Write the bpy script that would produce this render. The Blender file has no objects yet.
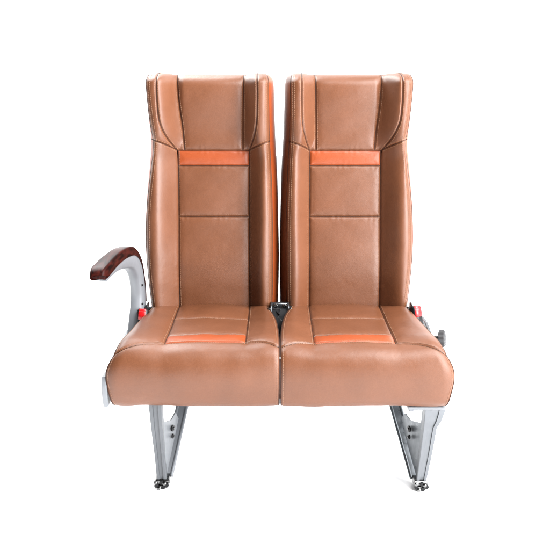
import bpy, math, random
import numpy as np
from mathutils import Vector, Matrix

random.seed(4)
rng = np.random.RandomState(7)
scene = bpy.context.scene

# ---------------------------------------------------------------- camera
cam_data = bpy.data.cameras.new('camera')
cam = bpy.data.objects.new('camera', cam_data)
scene.collection.objects.link(cam)
cam.location = (-0.013, -2.15, 1.20)
cam.rotation_euler = (math.radians(90 - 15), 0, 0)
cam_data.sensor_width = 36
cam_data.lens = 900 / 550 * 36
cam_data.clip_start = 0.05
cam_data.clip_end = 200
scene.camera = cam

# ---------------------------------------------------------------- studio surround (white, weaker on the left)
world = bpy.data.worlds.new('World')
scene.world = world
world.use_nodes = True
wn = world.node_tree
wn.nodes.clear()
w_out = wn.nodes.new('ShaderNodeOutputWorld')
w_bg = wn.nodes.new('ShaderNodeBackground')
w_tc = wn.nodes.new('ShaderNodeTexCoord')
w_sep = wn.nodes.new('ShaderNodeSeparateXYZ')
wn.links.new(w_tc.outputs['Generated'], w_sep.inputs[0])
w_x = wn.nodes.new('ShaderNodeMapRange')
w_x.interpolation_type = 'SMOOTHSTEP'
w_x.inputs['From Min'].default_value = 0.25
w_x.inputs['From Max'].default_value = 0.75
w_x.inputs['To Min'].default_value = 0.0
w_x.inputs['To Max'].default_value = 1.0
wn.links.new(w_sep.outputs['X'], w_x.inputs['Value'])
w_y = wn.nodes.new('ShaderNodeMapRange')            # no wall here: the surround itself glows white behind the seat
w_y.interpolation_type = 'SMOOTHSTEP'
w_y.inputs['From Min'].default_value = 0.48
w_y.inputs['From Max'].default_value = 0.78
wn.links.new(w_sep.outputs['Y'], w_y.inputs['Value'])
w_max = wn.nodes.new('ShaderNodeMath'); w_max.operation = 'MAXIMUM'
wn.links.new(w_x.outputs[0], w_max.inputs[0])
wn.links.new(w_y.outputs[0], w_max.inputs[1])
w_st = wn.nodes.new('ShaderNodeMapRange')
w_st.inputs['To Min'].default_value = 0.03
w_st.inputs['To Max'].default_value = 2.5
wn.links.new(w_max.outputs[0], w_st.inputs['Value'])
w_bg.inputs['Color'].default_value = (1, 1, 1, 1)
wn.links.new(w_st.outputs[0], w_bg.inputs['Strength'])
wn.links.new(w_bg.outputs[0], w_out.inputs[0])


def area_light(name, loc, target, size, size_y, power, color=(1, 1, 1)):
    d = bpy.data.lights.new(name, 'AREA')
    d.shape = 'RECTANGLE'; d.size = size; d.size_y = size_y
    d.energy = power; d.color = color
    o = bpy.data.objects.new(name, d)
    scene.collection.objects.link(o)
    o.location = loc
    o.rotation_euler = (Vector(target) - Vector(loc)).to_track_quat('-Z', 'Y').to_euler()
    return o


area_light('softbox_light', (3.0, -2.4, 1.5), (0, .35, .5), 1.7, 2.2, 300)
area_light('overhead_light', (1.9, -0.7, 3.4), (0.0, .2, 0.2), 3.0, 3.0, 430)
area_light('back_fill_light', (-1.7, 2.3, 3.8), (-.3, .2, 0.0), 2.8, 2.8, 350)  # added fill that lifts the seat's shadow off the floor
area_light('front_fill_light', (0.7, -4.2, 0.75), (0.1, .2, .2), 2.4, .9, 28)  # added low fill to brighten the floor under the seat

scene.view_settings.view_transform = 'Standard'
scene.view_settings.look = 'None'
scene.view_settings.exposure = 0.36
scene.view_settings.gamma = 1.0


# ---------------------------------------------------------------- materials
def new_mat(name):
    m = bpy.data.materials.new(name)
    m.use_nodes = True
    return m, m.node_tree, m.node_tree.nodes['Principled BSDF']


def simple(name, col, rough=.5, metal=0.0, spec=.5, noise=0.0, scale=60, bump=0.0):
    m, nt, b = new_mat(name)
    b.inputs['Base Color'].default_value = (*col, 1)
    b.inputs['Roughness'].default_value = rough
    b.inputs['Metallic'].default_value = metal
    b.inputs['Specular IOR Level'].default_value = spec
    tc = nt.nodes.new('ShaderNodeTexCoord')
    n = nt.nodes.new('ShaderNodeTexNoise')
    n.inputs['Scale'].default_value = scale
    n.inputs['Detail'].default_value = 5
    nt.links.new(tc.outputs['Object'], n.inputs['Vector'])
    if noise:
        r = nt.nodes.new('ShaderNodeMapRange')
        r.inputs['From Min'].default_value = .3
        r.inputs['From Max'].default_value = .7
        r.inputs['To Min'].default_value = rough - noise
        r.inputs['To Max'].default_value = rough + noise
        nt.links.new(n.outputs[0], r.inputs['Value'])
        nt.links.new(r.outputs[0], b.inputs['Roughness'])
    if bump:
        bp = nt.nodes.new('ShaderNodeBump')
        bp.inputs['Strength'].default_value = bump
        bp.inputs['Distance'].default_value = .001
        nt.links.new(n.outputs[0], bp.inputs['Height'])
        nt.links.new(bp.outputs[0], b.inputs['Normal'])
    return m


def leather(name, col, rough=.42, var=.10):
    m, nt, b = new_mat(name)
    b.inputs['Specular IOR Level'].default_value = .38
    tc = nt.nodes.new('ShaderNodeTexCoord')
    # slow tonal drift in the dye plus fine mottling
    n1 = nt.nodes.new('ShaderNodeTexNoise')
    n1.inputs['Scale'].default_value = 9; n1.inputs['Detail'].default_value = 6
    n1.inputs['Roughness'].default_value = .6
    nt.links.new(tc.outputs['Object'], n1.inputs['Vector'])
    n2 = nt.nodes.new('ShaderNodeTexNoise')
    n2.inputs['Scale'].default_value = 260; n2.inputs['Detail'].default_value = 3
    nt.links.new(tc.outputs['Object'], n2.inputs['Vector'])
    add = nt.nodes.new('ShaderNodeMath'); add.operation = 'MULTIPLY_ADD'
    nt.links.new(n2.outputs[0], add.inputs[0]); add.inputs[1].default_value = .55
    nt.links.new(n1.outputs[0], add.inputs[2])
    mr = nt.nodes.new('ShaderNodeMapRange')
    mr.inputs['From Min'].default_value = .45; mr.inputs['From Max'].default_value = 1.1
    nt.links.new(add.outputs[0], mr.inputs['Value'])
    mx = nt.nodes.new('ShaderNodeMix'); mx.data_type = 'RGBA'
    mx.inputs[6].default_value = (*[c * (1 - var) for c in col], 1)
    mx.inputs[7].default_value = (*[c * (1 + var) for c in col], 1)
    nt.links.new(mr.outputs[0], mx.inputs[0])
    nt.links.new(mx.outputs[2], b.inputs['Base Color'])
    rr = nt.nodes.new('ShaderNodeMapRange')
    rr.inputs['To Min'].default_value = rough - .07; rr.inputs['To Max'].default_value = rough + .09
    nt.links.new(n1.outputs[0], rr.inputs['Value'])
    nt.links.new(rr.outputs[0], b.inputs['Roughness'])
    # grain
    v = nt.nodes.new('ShaderNodeTexVoronoi'); v.feature = 'DISTANCE_TO_EDGE'
    v.inputs['Scale'].default_value = 420
    nt.links.new(tc.outputs['Object'], v.inputs['Vector'])
    b1 = nt.nodes.new('ShaderNodeBump')
    b1.inputs['Strength'].default_value = .35; b1.inputs['Distance'].default_value = .0006
    nt.links.new(v.outputs['Distance'], b1.inputs['Height'])
    # soft creases
    n3 = nt.nodes.new('ShaderNodeTexNoise')
    n3.inputs['Scale'].default_value = 34; n3.inputs['Detail'].default_value = 4
    n3.inputs['Distortion'].default_value = .3
    nt.links.new(tc.outputs['Object'], n3.inputs['Vector'])
    b2 = nt.nodes.new('ShaderNodeBump')
    b2.inputs['Strength'].default_value = .22; b2.inputs['Distance'].default_value = .004
    nt.links.new(n3.outputs[0], b2.inputs['Height'])
    nt.links.new(b1.outputs[0], b2.inputs['Normal'])
    nt.links.new(b2.outputs[0], b.inputs['Normal'])
    return m


def wood(name):
    m, nt, b = new_mat(name)
    tc = nt.nodes.new('ShaderNodeTexCoord')
    mp = nt.nodes.new('ShaderNodeMapping')
    mp.inputs['Scale'].default_value = (34, 6, 34)
    nt.links.new(tc.outputs['Object'], mp.inputs['Vector'])
    n = nt.nodes.new('ShaderNodeTexNoise')
    n.inputs['Scale'].default_value = 3; n.inputs['Detail'].default_value = 6
    n.inputs['Distortion'].default_value = .6
    nt.links.new(mp.outputs[0], n.inputs['Vector'])
    cr = nt.nodes.new('ShaderNodeValToRGB')
    cr.color_ramp.elements[0].position = .35; cr.color_ramp.elements[0].color = (.003, .0010, .001, 1)
    cr.color_ramp.elements[1].position = .68; cr.color_ramp.elements[1].color = (.030, .0055, .004, 1)
    nt.links.new(n.outputs[0], cr.inputs[0])
    nt.links.new(cr.outputs[0], b.inputs['Base Color'])
    b.inputs['Roughness'].default_value = .30
    b.inputs['Specular IOR Level'].default_value = .05
    return m


TAN = leather('tan_leather', (.094, .0322, .0130), var=.15)
ORANGE = leather('orange_leather', (.188, .0350, .0072), rough=.42, var=.06)
PIPE = simple('dark_piping', (.030, .011, .006), .6, spec=.2)
THREAD = simple('pale_thread', (.24, .130, .080), .7, spec=.2)
SILVER = simple('brushed_aluminium', (.135, .142, .152), .42, 1.0, noise=.08, scale=45, bump=.15)
PAINT = simple('silver_grey_paint', (.130, .138, .150), .42, .15, noise=.05, scale=80)
DARKMETAL = simple('grey_steel', (.13, .14, .15), .35, .9, noise=.1, scale=60, bump=.2)
BLACK = simple('black_plastic', (.004, .004, .005), .35, spec=.25, noise=.06)
BLACKFAB = simple('black_webbing', (.004, .004, .005), .8, spec=.2, bump=.6, scale=400)
RED = simple('red_plastic', (.38, .004, .006), .3)
DARKP = simple('dark_grey_post', (.075, .08, .088), .4, .3, noise=.05, scale=80)  # darker grey, used on the left leg's post only
CHROME = simple('bolt_metal', (.15, .15, .15), .2, 1.0, noise=.1, scale=200)
SHELL = simple('grey_plastic_shell', (.025, .025, .027), .5, bump=.3, scale=300)
WOOD = wood('glossy_mahogany')
FLOORM = simple('white_studio_floor', (.96, .96, .96), .6, spec=.2, noise=.05, scale=3)


# ---------------------------------------------------------------- mesh helpers
def link(name, verts, faces, mat, parent=None, smooth=True, sharp=None):
    me = bpy.data.meshes.new(name)
    me.from_pydata([tuple(map(float, v)) for v in verts], [], faces)
    me.materials.append(mat)
    me.validate()
    if smooth:
        me.polygons.foreach_set('use_smooth', [True] * len(me.polygons))
        if sharp:
            me.set_sharp_from_angle(angle=math.radians(sharp))
    me.update()
    o = bpy.data.objects.new(name, me)
    scene.collection.objects.link(o)
    if parent:
        o.parent = parent
    return o


class MB:
    """collects shapes that together are ONE part"""
    def __init__(self): self.v = []; self.f = []

    def add(self, verts, faces):
        n = len(self.v)
        self.v += [tuple(map(float, p)) for p in verts]
        self.f += [[i + n for i in f] for f in faces]
        return self

    def grid(self, P, flip=False, close_u=False):
        nr, nc = P.shape[:2]
        v = P.reshape(-1, 3); f = []
        for i in range(nr - 1):
            for j in range(nc if close_u else nc - 1):
                k = (j + 1) % nc
                q = [i * nc + j, i * nc + k, (i + 1) * nc + k, (i + 1) * nc + j]
                f.append(q[::-1] if flip else q)
        return self.add(v, f)

    def tube(self, pts, r, n=8, cap=True):
        pts = np.asarray(pts, float)
        T = np.gradient(pts, axis=0)
        T /= np.linalg.norm(T, axis=1)[:, None] + 1e-12
        up = np.array([0, 0, 1.0]) if abs(T[0][2]) < .9 else np.array([1.0, 0, 0])
        ring = []
        a = np.cross(T[0], up); a /= np.linalg.norm(a)
        rr = np.broadcast_to(np.asarray(r, float), (len(pts),))
        for k, (p, t) in enumerate(zip(pts, T)):
            a = a - t * a.dot(t); a /= np.linalg.norm(a) + 1e-12
            b = np.cross(t, a)
            ring.append([p + rr[k] * (math.cos(q) * a + math.sin(q) * b)
                         for q in np.linspace(0, 2 * math.pi, n, endpoint=False)])
        P = np.array(ring)
        base = len(self.v)
        self.grid(P, close_u=True)
        if cap:
            self.f.append([base + i for i in range(n)][::-1])
            self.f.append([base + (len(pts) - 1) * n + i for i in range(n)])
        return self

    def prism(self, poly, axis_off, bevel=0.0):
        """poly: list of 3D points, extruded by vector; chamfered rim if bevel"""
        poly = [np.array(p, float) for p in poly]
        off = np.array(axis_off, float)
        n = len(poly)
        if bevel:
            c = sum(poly) / n
            d = off / np.linalg.norm(off)
            def shrink(ps, k):
                out = []
                for i in range(n):
                    a = ps[i - 1] - ps[i]; b = ps[(i + 1) % n] - ps[i]
                    a = a / (np.linalg.norm(a) + 1e-9); b = b / (np.linalg.norm(b) + 1e-9)
                    q = a + b
                    if np.linalg.norm(q) < .05: 
                        q = np.cross(d, b); 
                        if q.dot(c - ps[i]) < 0: q = -q
                        out.append(ps[i] + q * k); continue
                    s = abs(np.linalg.norm(np.cross(a, b))) + .2
                    q = q / np.linalg.norm(q) * k * 1.2
                    if np.dot(np.cross(a, b), d) * sgn < 0: q = -q
                    out.append(ps[i] + q)
                return out
            area = sum(np.cross(poly[i], poly[(i + 1) % n]) for i in range(n)).dot(d)
            sgn = -1 if area > 0 else 1
            inner = shrink(poly, bevel)
            rings = [inner, [p + d * bevel for p in poly], [p + off - d * bevel for p in poly], [p + off for p in inner]]
        else:
            rings = [poly, [p + off for p in poly]]
        base = len(self.v)
        self.grid(np.array(rings), close_u=True)
        self.f.append([base + i for i in range(n)][::-1])
        self.f.append([base + (len(rings) - 1) * n + i for i in range(n)])
        return self

    def box(self, c, size, rot=None, bevel=.002):
        sx, sy, sz = [s / 2 for s in size]
        b = min(bevel, sx * .9, sy * .9, sz * .9)
        pts = []
        R = rot if rot is not None else Matrix.Identity(3)
        # rounded box : 24 verts
        v = []; idx = {}
        for ix in (-1, 1):
            for iy in (-1, 1):
                for iz in (-1, 1):
                    for ax in range(3):
                        p = [ix * (sx - b), iy * (sy - b), iz * (sz - b)]
                        p[ax] = (ix, iy, iz)[ax] * (sx, sy, sz)[ax]
                        idx[(ix, iy, iz, ax)] = len(v)
                        q = R @ Vector(p) + Vector(c)
                        v.append(q)
        f = []
        def g(*k): return idx[k]
        for s in (-1, 1):
            f.append([g(s, -1, -1, 0), g(s, 1, -1, 0), g(s, 1, 1, 0), g(s, -1, 1, 0)][::s])
            f.append([g(-1, s, -1, 1), g(-1, s, 1, 1), g(1, s, 1, 1), g(1, s, -1, 1)][::s])
            f.append([g(-1, -1, s, 2), g(1, -1, s, 2), g(1, 1, s, 2), g(-1, 1, s, 2)][::s])
        for a in (-1, 1):
            for c2 in (-1, 1):
                f.append([g(a, c2, -1, 0), g(a, c2, 1, 0), g(a, c2, 1, 1), g(a, c2, -1, 1)][::-a * c2])
                f.append([g(a, -1, c2, 0), g(a, 1, c2, 0), g(a, 1, c2, 2), g(a, -1, c2, 2)][::a * c2])
                f.append([g(-1, a, c2, 1), g(1, a, c2, 1), g(1, a, c2, 2), g(-1, a, c2, 2)][::-a * c2])
        for a in (-1, 1):
            for b_ in (-1, 1):
                for c2 in (-1, 1):
                    f.append([g(a, b_, c2, 0), g(a, b_, c2, 1), g(a, b_, c2, 2)][::a * b_ * c2])
        return self.add(v, f)

    def cyl(self, c, axis, r, L, n=20, bevel=.001):
        axis = np.array(axis, float); axis /= np.linalg.norm(axis)
        c = np.array(c, float)
        offs = [(-L / 2, r - bevel), (-L / 2 + bevel, r), (L / 2 - bevel, r), (L / 2, r - bevel)]
        return self.lathe(c, axis, offs, n)

    def lathe(self, c, axis, prof, n=24, ripple=0.0, k=0):
        axis = np.array(axis, float); axis /= np.linalg.norm(axis)
        c = np.array(c, float)
        a = np.cross(axis, [0, 0, 1.0] if abs(axis[2]) < .9 else [1.0, 0, 0]); a /= np.linalg.norm(a)
        b = np.cross(axis, a)
        P = np.array([[c + axis * h + r * (1 + ripple * math.cos(k * q)) * (math.cos(q) * a + math.sin(q) * b)
                       for q in np.linspace(0, 2 * math.pi, n, endpoint=False)] for h, r in prof])
        base = len(self.v)
        self.grid(P, close_u=True)
        self.f.append([base + i for i in range(n)][::-1])
        self.f.append([base + (len(prof) - 1) * n + i for i in range(n)])
        return self

    def build(self, name, mat, parent=None, smooth=True, sharp=35):
        return link(name, self.v, self.f, mat, parent, smooth, sharp)


def interp(x, xs, ys):
    return np.interp(x, xs, ys)


def smooth_interp(x, xs, ys):
    """monotone-ish smooth interpolation (Catmull-Rom on non uniform knots)"""
    xs = np.asarray(xs, float); ys = np.asarray(ys, float)
    m = np.gradient(ys, xs)
    x = np.clip(x, xs[0], xs[-1])
    i = np.clip(np.searchsorted(xs, x) - 1, 0, len(xs) - 2)
    h = xs[i + 1] - xs[i]; t = (x - xs[i]) / h
    return ((2 * t**3 - 3 * t**2 + 1) * ys[i] + (t**3 - 2 * t**2 + t) * h * m[i]
            + (-2 * t**3 + 3 * t**2) * ys[i + 1] + (t**3 - t**2) * h * m[i + 1])


def sstep(x, a, b):
    t = np.clip((x - a) / (b - a), 0, 1)
    return t * t * (3 - 2 * t)


def spaced(n):
    """samples of 0..1 clustered at both ends so seams are crisp"""
    t = np.linspace(0, 1, n)
    return .55 * t + .45 * (.5 - .5 * np.cos(math.pi * t))


def seg_dist(S, T, poly):
    """distance of points (S,T) to a polyline in the surface's own coordinates"""
    d = np.full(S.shape, 9.0)
    for (a, b), (c, e) in zip(poly[:-1], poly[1:]):
        dx, dy = c - a, e - b
        L = dx * dx + dy * dy + 1e-12
        t = np.clip(((S - a) * dx + (T - b) * dy) / L, 0, 1)
        d = np.minimum(d, np.hypot(S - a - t * dx, T - b - t * dy))
    return d


class Noise:
    """sum of random plane waves: gentle unevenness of stuffed upholstery"""
    def __init__(self, seed, freqs, amp):
        r = np.random.RandomState(seed)
        self.w = [(f * math.cos(a), f * math.sin(a), p, amp / len(freqs) * (freqs[0] / f) ** .6) for f, a, p in
                  [(f, r.uniform(0, 6.28), r.uniform(0, 6.28)) for f in freqs for _ in range(3)]]

    def __call__(self, S, T):
        o = np.zeros(np.shape(S))
        for a, b, p, m in self.w:
            o = o + m * np.sin(a * S + b * T + p)
        return o


# =============================================================== setting
fl = MB().add([(-7, -7, 0), (7, -7, 0), (7, 7, 0), (-7, 7, 0)], [[0, 1, 2, 3]]).build('floor', FLOORM, None, False)
fl['kind'] = 'structure'
fl['label'] = 'plain white studio floor under the seat'

# =============================================================== the seat
seat = bpy.data.objects.new('double_coach_seat', None)
scene.collection.objects.link(seat)
seat['label'] = 'tan leather double coach seat with orange stripes, wood capped armrest and silver legs'
seat['category'] = 'coach seat'

CX = .194          # centre of each backrest from the middle of the bench

# ---- backrest surface -------------------------------------------------
ZB, Z_MID, Z_S0, Z_S1, Z_TOP = .385, .676, .824, .868, 1.052
RR = .034          # radius of the rolled top edge
T_END = Z_TOP + RR * math.pi / 2 + .045


def w_out(T):      # outer stitched edge, from the backrest's centre
    w = smooth_interp(T, [.38, .43, .56, .70, .82, .89, .95, 1.03, 1.2],
                      [.180, .185, .196, .194, .181, .173, .180, .188, .189])
    q = np.clip((T - (Z_TOP - .004)) / (RR * 1.57), 0, 1)
    return w - .026 * (1 - np.sqrt(1 - (q * .97) ** 2))


def w_in(T):
    w = smooth_interp(T, [.38, .50, .70, .82, .90, 1.0, 1.2], [.171, .174, .173, .169, .165, .163, .163])
    q = np.clip((T - (Z_TOP - .004)) / (RR * 1.57), 0, 1)
    return w - .026 * (1 - np.sqrt(1 - (q * .97) ** 2))


def h_out(T): return smooth_interp(T, [Z_S1, .93, 1.0, 1.2], [.086, .091, .100, .110])
def h_in(T): return smooth_interp(T, [Z_S1, .93, 1.0, 1.2], [.086, .0865, .088, .091])
def wl_out(T): return smooth_interp(T, [Z_S1, .90, .94, 1.0, 1.06, 1.2], [.108, .131, .149, .157, .158, .150])
def wl_in(T): return smooth_interp(T, [Z_S1, .90, .94, 1.0, 1.06, 1.2], [.105, .118, .127, .130, .130, .124])
def zb_out(s): return Z_S1 + .034 * np.clip((s - .108) / .075, 0, 1) ** .8
def zb_in(s): return Z_S1 + .026 * np.clip((s - .105) / .06, 0, 1) ** .8


PW = .105
TT = np.linspace(Z_S1, T_END, 40)
SEAMS_B = [
    [(-PW, Z_MID), (PW, Z_MID)], [(-PW, Z_S0), (PW, Z_S0)], [(-PW, Z_S1), (PW, Z_S1)],
    [(-PW, ZB), (-PW, Z_S1)], [(PW, ZB), (PW, Z_S1)],
    [(float(h_out(t)), t) for t in TT], [(-float(h_in(t)), t) for t in TT],
    [(float(wl_out(t)), t) for t in TT], [(-float(wl_in(t)), t) for t in TT],
    [(s, float(zb_out(s))) for s in np.linspace(.108, .179, 12)],
    [(-s, float(zb_in(s))) for s in np.linspace(.105, .166, 12)],
]
noiseB = {1: Noise(11, [14, 26, 47, 95], .0019), -1: Noise(23, [12, 28, 43, 88], .0019)}


def back_h(S, T, side):
    """relief of the backrest's front, metres towards the sitter"""
    wo, wi = w_out(T), w_in(T)
    outer = S > 0
    A = np.abs(S)
    w = np.where(outer, wo, wi)
    head = sstep(T, .84, .93)
    x0 = PW * (1 - head) + head * np.where(outer, h_out(np.maximum(T, Z_S1)), h_in(np.maximum(T, Z_S1)))
    x1 = np.where(outer, .156, .134) + (1 - head) * np.where(outer, .012, .016)
    H = smooth_interp(T, [.38, .46, .60, .74, .86, .93, 1.0, 1.2], [.042, .052, .058, .054, .048, .064, .074, .074])
    up = np.clip((A - x0) / (x1 - x0), 0, 1)
    h = H * (up * up * (3 - 2 * up) * .55 + .45 * np.sin(up * math.pi / 2))
    q = np.clip((A - x1) / (w - x1), 0, 1)
    h -= (.030 - .006 * head) * (1 - np.sqrt(1 - (.985 * q) ** 2))
    # lumbar and pillow
    h += .013 * np.exp(-((T - .53) / .10) ** 2) * (1 - sstep(A, .10, .16))
    h += .006 * np.cos(np.clip(A / PW, 0, 1) * math.pi / 2)
    h += .016 * sstep(T, .90, 1.05) * (1 - sstep(A, .085, .12))
    h += noiseB[side](S, T)
    g = np.zeros(S.shape)
    for p in SEAMS_B:
        d = seg_dist(S, T, p)
        g = np.maximum(g, .0040 * np.exp(-(d / .0028) ** 2) + .0024 * np.exp(-(d / .012) ** 2) * (1 + .16 * np.sin(S * 150 + T * 170 + 5 * np.sin(S * 60 - T * 45) + side)))
    # pulls across the seams
    return h - g


def back_pt(S, T, side, lift=0.0):
    S, T = np.broadcast_arrays(np.asarray(S, float), np.asarray(T, float))
    h = back_h(S, T, side) + lift
    A = np.abs(S)
    raise_ = .003 * sstep(A, .095, .145) * sstep(T, .95, 1.03)
    th = np.clip((T - Z_TOP) / RR, 0, math.pi / 2)
    over = np.maximum(T - Z_TOP - RR * math.pi / 2, 0)
    Z0 = np.minimum(T, Z_TOP) + raise_
    n = h * np.cos(th) - RR * (1 - np.cos(th)) - over
    z = Z0 + (RR + np.where(th > 0, h * .03 * np.sin(th), 0) + lift * 0) * np.sin(th) + lift * np.sin(th) - over * .45
    # reclined frame
    tz = (z - .40)
    Y = .432 + .150 * tz + .03 * tz * tz - n * .985
    Zw = z + n * .12 * np.clip(tz / .3, 0, 1)
    X = side * (CX + S)
    return np.stack([X, Y, Zw], -1)


def region(fn, side, s0, s1, t0, t1, nu, nv, name, mat, parent):
    """patch between curves s0(T)..s1(T) and t0(u)..t1(u)"""
    u = spaced(nu)[None, :]; v = spaced(nv)[:, None]
    U = np.broadcast_to(u, (nv, nu)); V = np.broadcast_to(v, (nv, nu))
    f = lambda g, x: g(x) if callable(g) else np.full(np.shape(x), float(g))
    T = f(t0, U) * (1 - V) + f(t1, U) * V
    S = f(s0, T) * (1 - U) + f(s1, T) * U
    P = fn(S, T, side)
    return MB().grid(P, flip=(side < 0)).build(name, mat, parent, sharp=None)


def dashes(mb, pts3, length=.0042, gap=.0020, r=.00040):
    pts = np.asarray(pts3)
    seg = np.linalg.norm(np.diff(pts, axis=0), axis=1)
    L = np.concatenate([[0], np.cumsum(seg)])
    s = 0.0
    while s + length < L[-1]:
        q = [np.array([np.interp(x, L, pts[:, k]) for k in range(3)]) for x in (s, s + length / 2, s + length)]
        mb.tube(q, r, 5)
        s += length + gap


def densify(poly, step=.004):
    poly = np.asarray(poly, float)
    seg = np.linalg.norm(np.diff(poly, axis=0), axis=1)
    L = np.concatenate([[0], np.cumsum(seg)])
    n = max(3, int(L[-1] / step))
    x = np.linspace(0, L[-1], n)
    return np.stack([np.interp(x, L, poly[:, 0]), np.interp(x, L, poly[:, 1])], -1)


def offset(poly, d):
    t = np.gradient(poly, axis=0); t /= np.linalg.norm(t, axis=1)[:, None] + 1e-12
    return poly + d * np.stack([-t[:, 1], t[:, 0]], -1)


def make_backrest(side):
    tor = MB()
    u = spaced(60); 
    for z0, z1, n in ((ZB, Z_MID, 70), (Z_MID, Z_S0, 40)):
        S, T = np.meshgrid(-PW + 2 * PW * u, z0 + (z1 - z0) * spaced(n))
        tor.grid(back_pt(S, T, side), flip=side < 0)
    back = tor.build('backrest', TAN, seat, sharp=None)
    back['label'] = 'tan leather backrest with orange band, %s of the pair' % ('left' if side < 0 else 'right')
    region(back_pt, side, -PW, PW, Z_S0, Z_S1, 60, 20, 'accent_stripe', ORANGE, back)
    tm = lambda u: np.full(np.shape(u), T_END)
    region(back_pt, side, lambda T: -h_in(T), h_out, Z_S1, tm, 60, 70, 'headrest_panel', TAN, back)
    region(back_pt, side, h_out, wl_out, Z_S1, tm, 26, 70, 'headrest_wing', TAN, back)
    region(back_pt, side, lambda T: -wl_in(T), lambda T: -h_in(T), Z_S1, tm, 26, 70, 'headrest_wing', TAN, back)

    # outer strips of the wings: lower rim slants; solved on a u-grid
    def strip(lo, hi, zb, sg, t_top, name, bottom=False):
        nu, nv = 26, (70 if not bottom else 130)
        v = spaced(nv); uu = spaced(nu)
        P = np.zeros((nv, nu, 2))
        for j, a in enumerate(uu):
            # iterate: S depends on T and the slanted rim depends on S
            zr = Z_S1
            for _ in range(12):
                s = lo(max(zr, Z_S1)) * (1 - a) + hi(zr) * a
                zr = float(zb(s))
            T = (zr + (t_top - zr) * v) if not bottom else (ZB + (zr - ZB) * v)
            if bottom:
                s = PW * (1 - a) + hi(T) * a
                # meet the wing's rim exactly
                s_end = lo(max(zr, Z_S1)) * (1 - a) + hi(zr) * a
                s = s + (s_end - (PW * (1 - a) + hi(zr) * a)) * v ** 6
            else:
                s = lo(T) * (1 - a) + hi(T) * a
            P[:, j, 0] = sg * s; P[:, j, 1] = T
        G = back_pt(P[..., 0], P[..., 1], side)
        return MB().grid(G, flip=(side * sg < 0)).build(name, TAN, back, sharp=None)
    strip(wl_out, w_out, zb_out, 1, T_END, 'headrest_wing')
    strip(wl_in, w_in, zb_in, -1, T_END, 'headrest_wing')
    strip(wl_out, w_out, zb_out, 1, T_END, 'side_bolster', True)
    strip(wl_in, w_in, zb_in, -1, T_END, 'side_bolster', True)

    # side gussets from the stitched edge back to the shell
    def gusset(sg, wf, name):
        T = np.concatenate([np.linspace(ZB, Z_TOP, 110), np.linspace(Z_TOP, T_END, 26)[1:]])
        E = back_pt(sg * wf(T), T, side)
        rear_w = np.where(sg > 0, interp(T, [.38, .6, .86, 1.1], [.189, .199, .182, .185]),
                          interp(T, [.38, .55, .8, .9, 1.1], [.188, .190, .184, .178, .170])) \
            - .022 * sstep(T, Z_TOP - .01, T_END)
        R = E.copy()
        R[:, 0] = side * (CX + sg * rear_w)
        R[:, 2] -= .03 * sstep(T, Z_TOP - .06, T_END)
        zc = np.clip((E[:, 2] - .40), 0, .70)
        R[:, 1] = .432 + .15 * zc + .03 * zc ** 2 + .085 + .02 * (1 - zc / .7)
        R[:, 1] = np.maximum(R[:, 1], E[:, 1] + .004)
        rows = []
        for a in np.linspace(0, 1, 12):
            Q = E * (1 - a) + R * a
            Q[:, 0] += side * sg * (.010 * math.sin(math.pi * a) - .0015 * (math.exp(-a * 12) + 0))
            rows.append(Q)
        MB().grid(np.array(rows), flip=(side * sg > 0)).build(name, ORANGE if side * sg < 0 and side < 0 or side * sg > 0 else TAN, back, sharp=None)
        return E, R
    Eo, Ro = gusset(1, w_out, 'side_gusset')
    Ei, Ri = gusset(-1, w_in, 'side_gusset')
    # grey shell closing the back
    rows = []
    for a in np.linspace(0, 1, 20):
        Q = Ri * (1 - a) + Ro * a
        Q[:, 1] += .030 * math.sin(math.pi * a) ** .5
        rows.append(Q)
    sh = MB().grid(np.array(rows), flip=side > 0)
    # top lid between the rolled leather and the shell
    S = np.linspace(-w_in(T_END), w_out(T_END), 20)
    rimF = back_pt(S, np.full(20, T_END), side)
    rimB = np.array([r[-1] for r in rows])
    sh.grid(np.array([rimF, rimF * .5 + rimB * .5, rimB]), flip=side < 0)
    # bottom lid
    S = np.linspace(-w_in(ZB), w_out(ZB), 20)
    rimF = back_pt(S, np.full(20, ZB), side)
    rimB = np.array([r[0] for r in rows])
    sh.grid(np.array([rimF, rimB]), flip=side > 0)
    sh.build('back_shell', SHELL, back, sharp=40)

    # piping in the seams, stitching beside them
    pip, st = MB(), MB()
    def P3(poly, lift): return back_pt(poly[:, 0], poly[:, 1], side, lift)
    for k, p in enumerate(SEAMS_B):
        q = densify(p)
        pip.tube(P3(q, .0004), .0011, 6)
        for off in ((.0048,) if k in (0, 3, 4) else (.0048, -.0048)):
            if k in (1, 2): continue
            o2 = densify(offset(q, off))
            dashes(st, P3(o2, .0005))
    for sg, wf in ((1, w_out), (-1, w_in)):
        T = np.linspace(ZB + .004, Z_TOP + .03, 170)
        pip.tube(back_pt(sg * wf(T), T, side, .0000), .0013, 6)
        for off in (.006, .012):
            dashes(st, back_pt(sg * (wf(T) - off), T, side, .0005))
    pip.build('piping', PIPE, back)
    st.build('stitching', THREAD, back)
    return back


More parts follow.
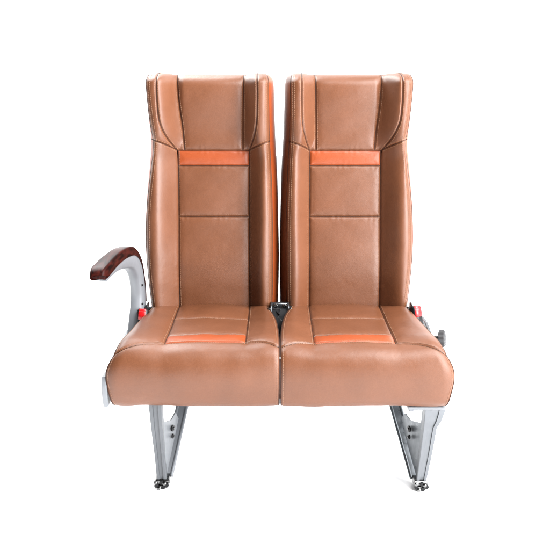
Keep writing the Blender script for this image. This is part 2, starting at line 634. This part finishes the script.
# ---- cushion surface ----------------------------------------------------
CC = .2255
prof = [(.470, .412), (.40, .418), (.30, .421), (.20, .425), (.12, .429), (.075, .431), (.050, .4285),
        (.028, .421), (.010, .407), (-.001, .388), (-.006, .365), (-.006, .342), (-.002, .318), (.004, .292),
        (.011, .275), (.021, .266), (.038, .264), (.060, .266)]
prof = np.array(prof)
pl = np.concatenate([[0], np.cumsum(np.linalg.norm(np.diff(prof, axis=0), axis=1))])
PT_END = pl[-1]
_den = np.linspace(0, PT_END, 400)
_py = smooth_interp(_den, pl, prof[:, 0]); _pz = smooth_interp(_den, pl, prof[:, 1])
_ty = np.gradient(_py, _den); _tz = np.gradient(_pz, _den)
_nn = np.hypot(_ty, _tz)
_ny, _nz = _tz / _nn, -_ty / _nn           # up on top, towards the viewer on the front


def tau_of_y(y): return float(np.interp(-y, -_py[:280], _den[:280]))


T_R, T_A, T_B, T_F = 0.0, tau_of_y(.283), tau_of_y(.117), tau_of_y(.053)


def c_out(T):
    return smooth_interp(T, [0, tau_of_y(.40), tau_of_y(.27), tau_of_y(.12), tau_of_y(.02), pl[10], pl[13], PT_END],
                         [.368, .379, .396, .410, .425, .4450, .438, .421]) - CC


def c_in(T):
    return CC - smooth_interp(T, [0, tau_of_y(.42), tau_of_y(.36), tau_of_y(.27), tau_of_y(.17), tau_of_y(.02), pl[12], PT_END],
                              [.046, .040, .028, .012, .005, .0018, .0018, .003])


S0, S1 = CX - PW - CC, CX + PW - CC        # trapezoid seams


def t_front(s):                             # the cross seam bends forward at both ends
    o = np.clip((s - S1) / (.205 - S1), 0, 1); i = np.clip((S0 - s) / (.215 + S0), 0, 1)
    return T_F + .046 * o ** 1.6 + .020 * i ** 2.2


SEAMS_C = [
    [(S0, T_A), (S1, T_A)], [(S0, T_B), (S1, T_B)],
    [(s, float(t_front(s))) for s in np.linspace(-.2195, .2135, 60)],
    [(S0, 0), (S0, T_F)], [(S1, 0), (S1, T_F)],
]
noiseC = {1: Noise(31, [15, 25, 41, 90], .0021), -1: Noise(45, [16, 27, 44, 84], .0021)}


def cush_h(S, T, side):
    w1, w0 = c_out(T), -c_in(T)
    q1 = np.clip((S - (w1 - .034)) / .034, 0, 1)
    q0 = np.clip(((w0 + .016) - S) / .016, 0, 1)
    kb = 1 - .75 * sstep(T, pl[10], pl[14])
    h = -.019 * kb * (1 - np.sqrt(1 - (.98 * q1) ** 2)) - .008 * kb * (1 - np.sqrt(1 - (.98 * q0) ** 2))
    top = 1 - sstep(T, T_F - .02, T_F + .10)
    # low side bolsters, dished middle
    h += top * .008 * (sstep(S, S1, S1 + .09) + sstep(-S, -S0, -S0 + .06))
    h += top * .004 * np.cos(np.clip((S - (S0 + S1) / 2) / .105, -1, 1) * math.pi / 2)
    fr = sstep(T, T_F + .02, T_F + .09)
    h += .010 * np.sin(np.clip((T - T_F - .02) / (pl[14] - T_F - .02), 0, 1) * math.pi) * (1 - ((S - .0) / .23) ** 2)
    h += noiseC[side](S, T)
    g = np.zeros(S.shape)
    for k, p in enumerate(SEAMS_C):
        d = seg_dist(S, T, p)
        g = np.maximum(g, .0038 * np.exp(-(d / .0028) ** 2) + (.0012 if k == 2 else .0028) * np.exp(-(d / .013) ** 2) * (1 + .16 * np.sin(S * 140 + T * 160 + 5 * np.sin(S * 50 - T * 55) + side)))
    return h - g


def cush_pt(S, T, side, lift=0.0):
    S, T = np.broadcast_arrays(np.asarray(S, float), np.asarray(T, float))
    h = cush_h(S, T, side) + lift
    y = np.interp(T, _den, _py); z = np.interp(T, _den, _pz)
    ny = np.interp(T, _den, _ny); nz = np.interp(T, _den, _nz)
    return np.stack([side * (CC + S), y + ny * h, z + nz * h], -1)


def make_cushion(side):
    mb = MB()
    for t0, t1, n in ((0, T_A, 40), (T_A, T_B, 40)):
        S, T = np.meshgrid(S0 + (S1 - S0) * spaced(60), t0 + (t1 - t0) * spaced(n))
        mb.grid(cush_pt(S, T, side), flip=side > 0)
    cu = mb.build('seat_cushion', TAN, seat, sharp=None)
    cu['label'] = 'tan leather seat cushion with orange band, %s of the pair' % ('left' if side < 0 else 'right')

    def patch(name, mat, smin, smax, tmin, tmax, nu, nv):
        U, V = np.meshgrid(spaced(nu), spaced(nv))
        S = smin + (smax - smin) * U
        for _ in range(8):
            ta = tmin(S) if callable(tmin) else tmin
            tb = tmax(S) if callable(tmax) else tmax
            T = ta + (tb - ta) * V
            a = smin(T) if callable(smin) else smin
            b = smax(T) if callable(smax) else smax
            S = a + (b - a) * U
        return MB().grid(cush_pt(S, T, side), flip=side > 0).build(name, mat, cu, sharp=None)

    # helper so that callables combine with arithmetic
    class F:
        def __init__(s, f): s.f = f
    def patch2(name, mat, a, b, ta, tb, nu, nv):
        fa = a if callable(a) else (lambda T, a=a: np.full(np.shape(T), a))
        fb = b if callable(b) else (lambda T, b=b: np.full(np.shape(T), b))
        ga = ta if callable(ta) else (lambda S, ta=ta: np.full(np.shape(S), ta))
        gb = tb if callable(tb) else (lambda S, tb=tb: np.full(np.shape(S), tb))
        U, V = np.meshgrid(spaced(nu), spaced(nv))
        T = np.full(U.shape, T_F)
        for _ in range(14):
            S = fa(T) * (1 - U) + fb(T) * U
            T = ga(S) * (1 - V) + gb(S) * V
        return MB().grid(cush_pt(S, T, side), flip=side > 0).build(name, mat, cu, sharp=None)
    patch2('accent_stripe', ORANGE, S0, S1, T_B, T_F, 60, 24)
    patch2('side_bolster', TAN, S1, c_out, 0.0, t_front, 44, 90)
    patch2('side_bolster', TAN, lambda T: -c_in(T), S0, 0.0, t_front, 36, 90)
    patch2('front_panel', TAN, lambda T: -c_in(T), c_out, t_front, PT_END, 130, 90)

    # side walls
    for sg, wf in ((1, c_out), (-1, c_in)):
        T = np.linspace(0, PT_END, 160)
        E = cush_pt(sg * wf(T), T, side)
        L = E.copy()
        k = T / PT_END
        L[:, 1] = np.interp(k, [0, .62, .8, 1], [.45, .07, .05, .07])
        L[:, 2] = np.interp(k, [0, .62, .8, 1], [.30, .33, .33, .275])
        rows = []
        for a in np.linspace(0, 1, 10):
            Q = E * (1 - a) + L * a
            Q[:, 0] = E[:, 0] + side * sg * (.004 * math.sin(min(a * 2.5, 1) * math.pi / 2) - .012 * a - .001)
            rows.append(Q)
        rows[0] = E
        MB().grid(np.array(rows), flip=(side * sg < 0)).build('side_panel', TAN, cu, sharp=None)

    pip, st = MB(), MB()
    def inside(q):
        m = (q[:, 0] < c_out(q[:, 1]) - .0015) & (q[:, 0] > -c_in(q[:, 1]) + .0015)
        return q[m]
    for k, p in enumerate(SEAMS_C):
        q = inside(densify(p))
        pip.tube(cush_pt(q[:, 0], q[:, 1], side, .0004), .0010, 6)
        offs = {0: (.0045,), 1: (), 2: (.0048, -.0048), 3: (.0048,), 4: (-.0048,)}[k]
        for off in offs:
            o2 = inside(densify(offset(q, off)))
            dashes(st, cush_pt(o2[:, 0], o2[:, 1], side, .0005))
    T = np.linspace(.02, PT_END - .02, 200)
    pip.tube(cush_pt(c_out(T) - .0005, T, side, .0003), .0016, 6)
    pip.tube(cush_pt(-c_in(T) + .0005, T, side, .0003), .0016, 6)
    for wf, sg in ((c_out, 1), (c_in, -1)):
        dashes(st, cush_pt(sg * (wf(T) - .0065), T, side, .0005))
    pip.build('piping', PIPE, cu)
    st.build('stitching', THREAD, cu)
    # pressed steel pan under the foam
    pan = MB()
    xo, xi = side * (CC + .195), side * (CC - .20)
    pan.box(((xo + xi) / 2, .25, .273), (abs(xo - xi), .40, .020), bevel=.006)
    pan.build('seat_pan', DARKMETAL, cu)
    return cu


for sd in (-1, 1):
    make_backrest(sd)
for sd in (-1, 1):
    make_cushion(sd)


# ---- frame ---------------------------------------------------------------
fr = MB()
fr.tube([(-.42, .115, .247), (.43, .115, .247)], .014, 16)
fr.tube([(-.42, .385, .247), (.43, .385, .247)], .014, 16)
for x in (-.33, .0, .40):
    fr.box((x, .25, .247), (.028, .30, .018), bevel=.003)
fr.build('seat_frame', SILVER, seat)
MB().box((.383, .052, .2560), (.100, .050, .010), bevel=.002).box((.345, .052, .248), (.012, .030, .012), bevel=.002).build('mounting_bracket', PAINT, seat)


def leg_post(path, sec, mb, hollow=True):
    """flanged cast post: path points (x,y,z), sec = (width x, depth y) per point"""
    rows = []
    for (x, y, z), (wx, dy) in zip(path, sec):
        a, b = wx / 2, dy / 2
        k = a * .42
        rows.append([(x - a, y - b + .0015, z), (x - a + .0015, y - b, z), (x - k, y - b, z), (x - k + .001, y - b + .004, z),
                     (x + k - .001, y - b + .004, z), (x + k, y - b, z), (x + a - .0015, y - b, z), (x + a, y - b + .0015, z),
                     (x + a, y + b, z), (x - a, y + b, z)])
    P = np.array(rows)
    base = len(mb.v)
    mb.grid(P, close_u=True, flip=True)
    n = P.shape[1]
    mb.f.append([base + i for i in range(n)])
    mb.f.append([base + (len(rows) - 1) * n + i for i in range(n)][::-1])


def sample(keys, n=16):
    keys = np.array(keys, float)
    t = np.linspace(0, 1, len(keys)); x = np.linspace(0, 1, n)
    return np.stack([smooth_interp(x, t, keys[:, k]) for k in range(keys.shape[1])], -1)


def make_leg(side, foot, post_top, strut_top, post_mat, strut_mat, plate_mat, flare):
    lg = MB()
    if flare:
        zs = [.028, .12, .192, .214, .240, .262]
        q = np.linspace(0, 1, 40) * (.262 - .028) + .028
        k = np.stack([np.interp(q, zs, foot[0] + np.array([0, .008, .013, .018, .022, .023])),
                      np.interp(q, zs, foot[1] + (post_top[1] - foot[1]) * np.array([0, .5, .9, 1, 1, 1])), q,
                      np.interp(q, zs, [.027, .033, .036, .046, .053, .055]), np.interp(q, zs, [.022, .022, .024, .030, .034, .034])], -1)
    else:
        k = sample([(foot[0], foot[1], .028, .026, .022), (foot[0] - .003, foot[1] - .004, .10, .027, .022),
                    (post_top[0] + .003, post_top[1], .18, .030, .024), (post_top[0], post_top[1], .262, .034, .028)], 22)
    leg_post(k[:, :3], k[:, 3:], lg)
    leg = lg.build('leg', post_mat, seat, sharp=30)
    # rear strut: ribbed extrusion, two rails and a web
    f = np.array(foot) + np.array([-side * .010, .022, .022]); t = np.array(strut_top)
    d = (t - f); d /= np.linalg.norm(d)
    wv = np.array([1, 0, 0.]); wv -= d * wv.dot(d); wv /= np.linalg.norm(wv)
    nv = np.cross(wv, d)
    s = MB()
    for off, r in ((-.0135, .0048), (.0135, .0048)):
        s.tube([f + wv * off, (f + t) / 2 + wv * off, t + wv * off], r, 12)
    s.prism([f - wv * .013 - nv * .0015, f + wv * .013 - nv * .0015, f + wv * .013 + nv * .0015, f - wv * .013 + nv * .0015],
            t - f)
    s.build('strut', strut_mat, leg)
    # gusset plate between post and strut with bolts
    x = foot[0] - side * .012
    A = np.array((x, foot[1] + .008, .032))
    T1 = np.array((post_top[0] - side * .014, post_top[1] + .012, .250))      # beside the post
    T2 = np.array(strut_top) + np.array((side * .004, -.02, 0))
    fr_, re_ = lambda k: A + (T1 - A) * k, lambda k: A + (T2 - A) * k
    n1, n2 = np.array((0, .024, 0)), np.array((0, -.004, 0))
    hub = (fr_(.56) + re_(.56)) / 2 + np.array((0, 0, .012))
    poly = [A, re_(.30) + n2, re_(.52) + n2, (re_(.55) + hub) / 2 + np.array((0, .004, .014)), hub + np.array((0, -.004, .004)),
            fr_(.70) + n1, fr_(1.0) + n1, fr_(1.0)]
    M1 = hub
    pm = MB().prism(poly, (side * .004, 0, 0))
    pm.build('gusset_plate', plate_mat, leg, sharp=30)
    bm, rm = MB(), MB()
    cpt = A + (M1 - A) * .86
    for k, r in ((0, .0062), (1, .0045)):
        p = cpt + np.array([0, -.004 * k, -.022 * k])
        p[0] = x + (M1[0] - x) * .86 - side * .004
        bm.lathe(p, (-side * .95, -.3, 0), [(-.002, r), (.002, r), (.0021, r * .62), (.006, r * .62), (.006, r * .3)], 6 if k else 18)
        rm.lathe(p - np.array([side * .001, 0, 0]), (-side * .95, -.3, 0), [(-.002, r * 1.5), (.0012, r * 1.5), (.0016, r * 1.3)], 20)
    bm.build('bolt', CHROME, leg)
    rm.build('washer', BLACK, leg)
    # floor track clamp
    c = MB()
    c.box((foot[0] - side * .002, foot[1] + .008, .020), (.040, .040, .014), bevel=.003)
    c.box((foot[0] - side * .002, foot[1] + .008, .007), (.026, .046, .010), bevel=.002)
    c.build('track_clamp', CHROME, leg)
    bb = MB()
    for dx, dz in ((-.014, .011), (.000, .020), (.014, .012), (.004, .006)):
        p = (foot[0] + dx, foot[1] - .014, dz)
        bb.lathe(p, (0, -1, 0), [(-.002, .0062), (.003, .0062), (.0035, .005)], 6)
    bb.build('clamp_bolt', BLACK, leg)
    b3 = MB()
    for dx, dz in ((-.007, .004), (.008, .018), (-.016, .021)):
        b3.lathe((foot[0] + dx, foot[1] - .016, dz), (0, -1, .2), [(-.002, .0048), (.004, .0048), (.0052, .003)], 12)
    b3.build('clamp_bolt', CHROME, leg)
    return leg


make_leg(-1, (-.322, .085, 0), (-.328, .055), (-.262, .36, .245), DARKP, PAINT, PAINT, False)
make_leg(1, (.385, .075, 0), (.398, .055), (.312, .36, .245), SILVER, DARKMETAL, DARKMETAL, True)


# ---- armrest ---------------------------------------------------------------
def sweep(mb, keys, n, sec_fn):
    K = sample(keys, n)
    P = K[:, :3]
    T = np.gradient(P, axis=0); T /= np.linalg.norm(T, axis=1)[:, None]
    rows = []
    for p, t, w, d in zip(P, T, K[:, 3], K[:, 4]):
        sx = np.array([1.0, 0, 0]); sx -= t * sx.dot(t); sx /= np.linalg.norm(sx)
        nn = np.cross(t, sx)      # outward of the curve (up / rear)
        if nn.dot([0, .5, 1]) < 0: nn = -nn
        rows.append([p + sx * a + nn * b for a, b in sec_fn(w, d)])
    G = np.array(rows)
    base = len(mb.v)
    mb.grid(G, close_u=True)
    m = G.shape[1]
    mb.f.append([base + i for i in range(m)][::-1])
    mb.f.append([base + (n - 1) * m + i for i in range(m)])


# x, y, z, width, depth ; from the pivot up and forward to the grip
ARM = [(-.424, .365, .330, .044, .090), (-.415, .378, .430, .036, .080), (-.414, .376, .485, .034, .068),
       (-.416, .356, .540, .032, .056), (-.424, .312, .578, .034, .042), (-.440, .255, .591, .038, .032),
       (-.455, .190, .592, .040, .022), (-.469, .119, .584, .043, .017)]


def sec_body(w, d):
    a, b = w / 2, d / 2; r = .005
    return [(-a, -b + r), (-a + r, -b), (a - r, -b), (a, -b + r), (a, b), (-a, b)]


def sec_cap(w, d):
    a, b = w / 2 + .002, d / 2; h = float(np.interp(d, [.017, .04, .08], [.024, .022, .008]))
    arc = [((a - .009) + .009 * math.cos(q), b + h - .009 + .009 * math.sin(q)) for q in np.linspace(0, math.pi / 2, 7)] if h > .012 \
        else [((a - .004) + .004 * math.cos(q), b + h - .004 + .004 * math.sin(q)) for q in np.linspace(0, math.pi / 2, 7)]
    top = [(x, z + .0015 * (1 - (x / a) ** 2)) for x, z in arc]
    return [(-a, b - .003), (a, b - .003)] + top + [(-x, z) for x, z in top[::-1]]


am = MB(); sweep(am, ARM, 120, sec_body)
arm = am.build('armrest', PAINT, seat, sharp=50)
cm = MB()
CAP = [(a[0], a[1], a[2], a[3], a[4]) for a in ARM[1:]]
CAP[-1] = (-.4690, .1190, .5840, .043, .017)
CAP.append((-.4705, .1075, .5805, .031, .012))
sweep(cm, CAP, 140, sec_cap)
cm.build('wood_cap', WOOD, arm, sharp=50)
for p in ((-.396, .350, .500), (-.397, .345, .445)):
    sc = MB().cyl(p, (.9, -.5, 0), .0035, .004, 12, .0005)
    sc.build('screw', BLACK, arm)

# side shell that carries the armrest
ss = MB()
poly = [(-.458, y, z) for y, z in ((.008, .352), (.000, .330), (.002, .290), (.014, .266), (.40, .262), (.43, .30), (.43, .34),
                                   (.41, .345), (.36, .345), (.33, .345), (.25, .345), (.12, .346))]
ss.prism(poly, (.014, 0, 0), bevel=.003)
ss.build('side_shell', PAINT, seat, sharp=40)
sr = MB()
poly = [(.425, y, z) for y, z in ((.06, .30), (.09, .268), (.40, .262), (.43, .30), (.43, .38), (.36, .385), (.20, .365), (.08, .34))]
sr.prism(poly, (.010, 0, 0), bevel=.002)
sr.build('side_shell', SILVER, seat, sharp=40)


# ---- seat belts -----------------------------------------------------------
def buckle(c, rz, tilt):
    R = Matrix.Rotation(rz, 3, 'Z') @ Matrix.Rotation(tilt, 3, 'X')
    b = MB(); b.box(c, (.032, .024, .060), R, .005)
    o = b.build('belt_buckle', BLACK, seat, sharp=50)
    q = Vector(c) + R @ Vector((0, -.003, .024))
    r = MB(); r.box(q, (.023, .020, .012), R, .003)
    p = Vector(c) + R @ Vector((0, -.0105, .010))
    r.box(p, (.022, .006, .026), R, .002)
    r.build('release_button', RED, o, sharp=50)
    s = MB()
    a = Vector(c) + R @ Vector((0, 0, -.024)); e = a + Vector((0, .02, -.09))
    s.box((a + e) / 2, (.022, .008, .10), R, .002)
    s.build('buckle_strap', BLACKFAB, o, sharp=50)
    return o


buckle((-.394, .325, .405), math.radians(-10), math.radians(-18))
buckle((.398, .345, .408), math.radians(25), math.radians(-20))

# recline knob on the right
k = MB()
k.lathe((.450, .215, .384), (1, -.25, .1), [(-.010, .014), (-.008, .0225), (.006, .0225), (.010, .017), (.011, .009), (.008, .007)], 60, .09, 12)
kn = k.build('recline_knob', SHELL, seat, sharp=40)
k = MB(); k.cyl((.438, .218, .383), (1, -.25, .1), .008, .022, 16)
k.build('knob_shaft', CHROME, kn)

# hinges, brackets and belts in the notch between the seats
h = MB()
h.box((0, .40, .385), (.05, .012, .10), Matrix.Rotation(math.radians(8), 3, 'X'), .002)
h.box((-.024, .375, .405), (.004, .05, .06), None, .0015)
h.box((.026, .375, .405), (.004, .05, .06), None, .0015)
h.tube([(-.030, .375, .418), (.030, .372, .418)], .004, 10)
h.tube([(-.035, .350, .412), (-.008, .33, .392), (-.002, .31, .35)], .003, 8)
h.build('hinge_bracket', SILVER, seat, sharp=40)
b = MB()
for x, y, z in ((-.030, .352, .425), (.031, .350, .424), (-.012, .368, .432), (.014, .366, .432), (.020, .343, .405)):
    b.lathe((x, y, z), (0, -1, .35), [(-.003, .007), (.003, .007), (.004, .0055), (.007, .0035)], 6)
b.build('hinge_bolt', CHROME, seat)
s = MB()
def strap(mb, pts, w, th=.0016, tw=(1, 0, 0)):
    pts = np.array(pts, float); P = sample(pts, 20)
    T = np.gradient(P, axis=0); T /= np.linalg.norm(T, axis=1)[:, None]
    rows = []
    for p, t in zip(P, T):
        sx = np.array(tw, float); sx -= t * sx.dot(t); sx /= np.linalg.norm(sx)
        n = np.cross(t, sx)
        rows.append([p - sx * w / 2 - n * th, p + sx * w / 2 - n * th, p + sx * w / 2 + n * th, p - sx * w / 2 + n * th])
    G = np.array(rows); base = len(mb.v)
    mb.grid(G, close_u=True)
    mb.f.append([base + i for i in range(4)][::-1]); mb.f.append([base + 76 + i for i in range(4)])
strap(s, [(-.020, .39, .420), (-.010, .35, .417), (.004, .31, .395), (.006, .29, .35), (.004, .30, .30)], .034)
strap(s, [(.030, .385, .425), (.016, .35, .420), (.000, .32, .39), (-.004, .32, .33)], .026, tw=(1, .3, 0))
s.build('lap_belt', BLACKFAB, seat, sharp=50)
b = MB(); b.box((.006, .333, .402), (.026, .030, .016), Matrix.Rotation(.5, 3, 'Z') @ Matrix.Rotation(.5, 3, 'X'), .003)
b.box((-.006, .345, .418), (.004, .034, .004), Matrix.Rotation(.4, 3, 'Z'), .001)
b.build('belt_tongue', BLACK, seat, sharp=50)
for sx in (-1, 1):
    b = MB()
    b.cyl((sx * .386, .385, .415), (1, 0, 0), .010, .02, 20)
    b.box((sx * .390, .40, .40), (.006, .04, .06), None, .002)
    b.build('outer_hinge', BLACK, seat, sharp=40)
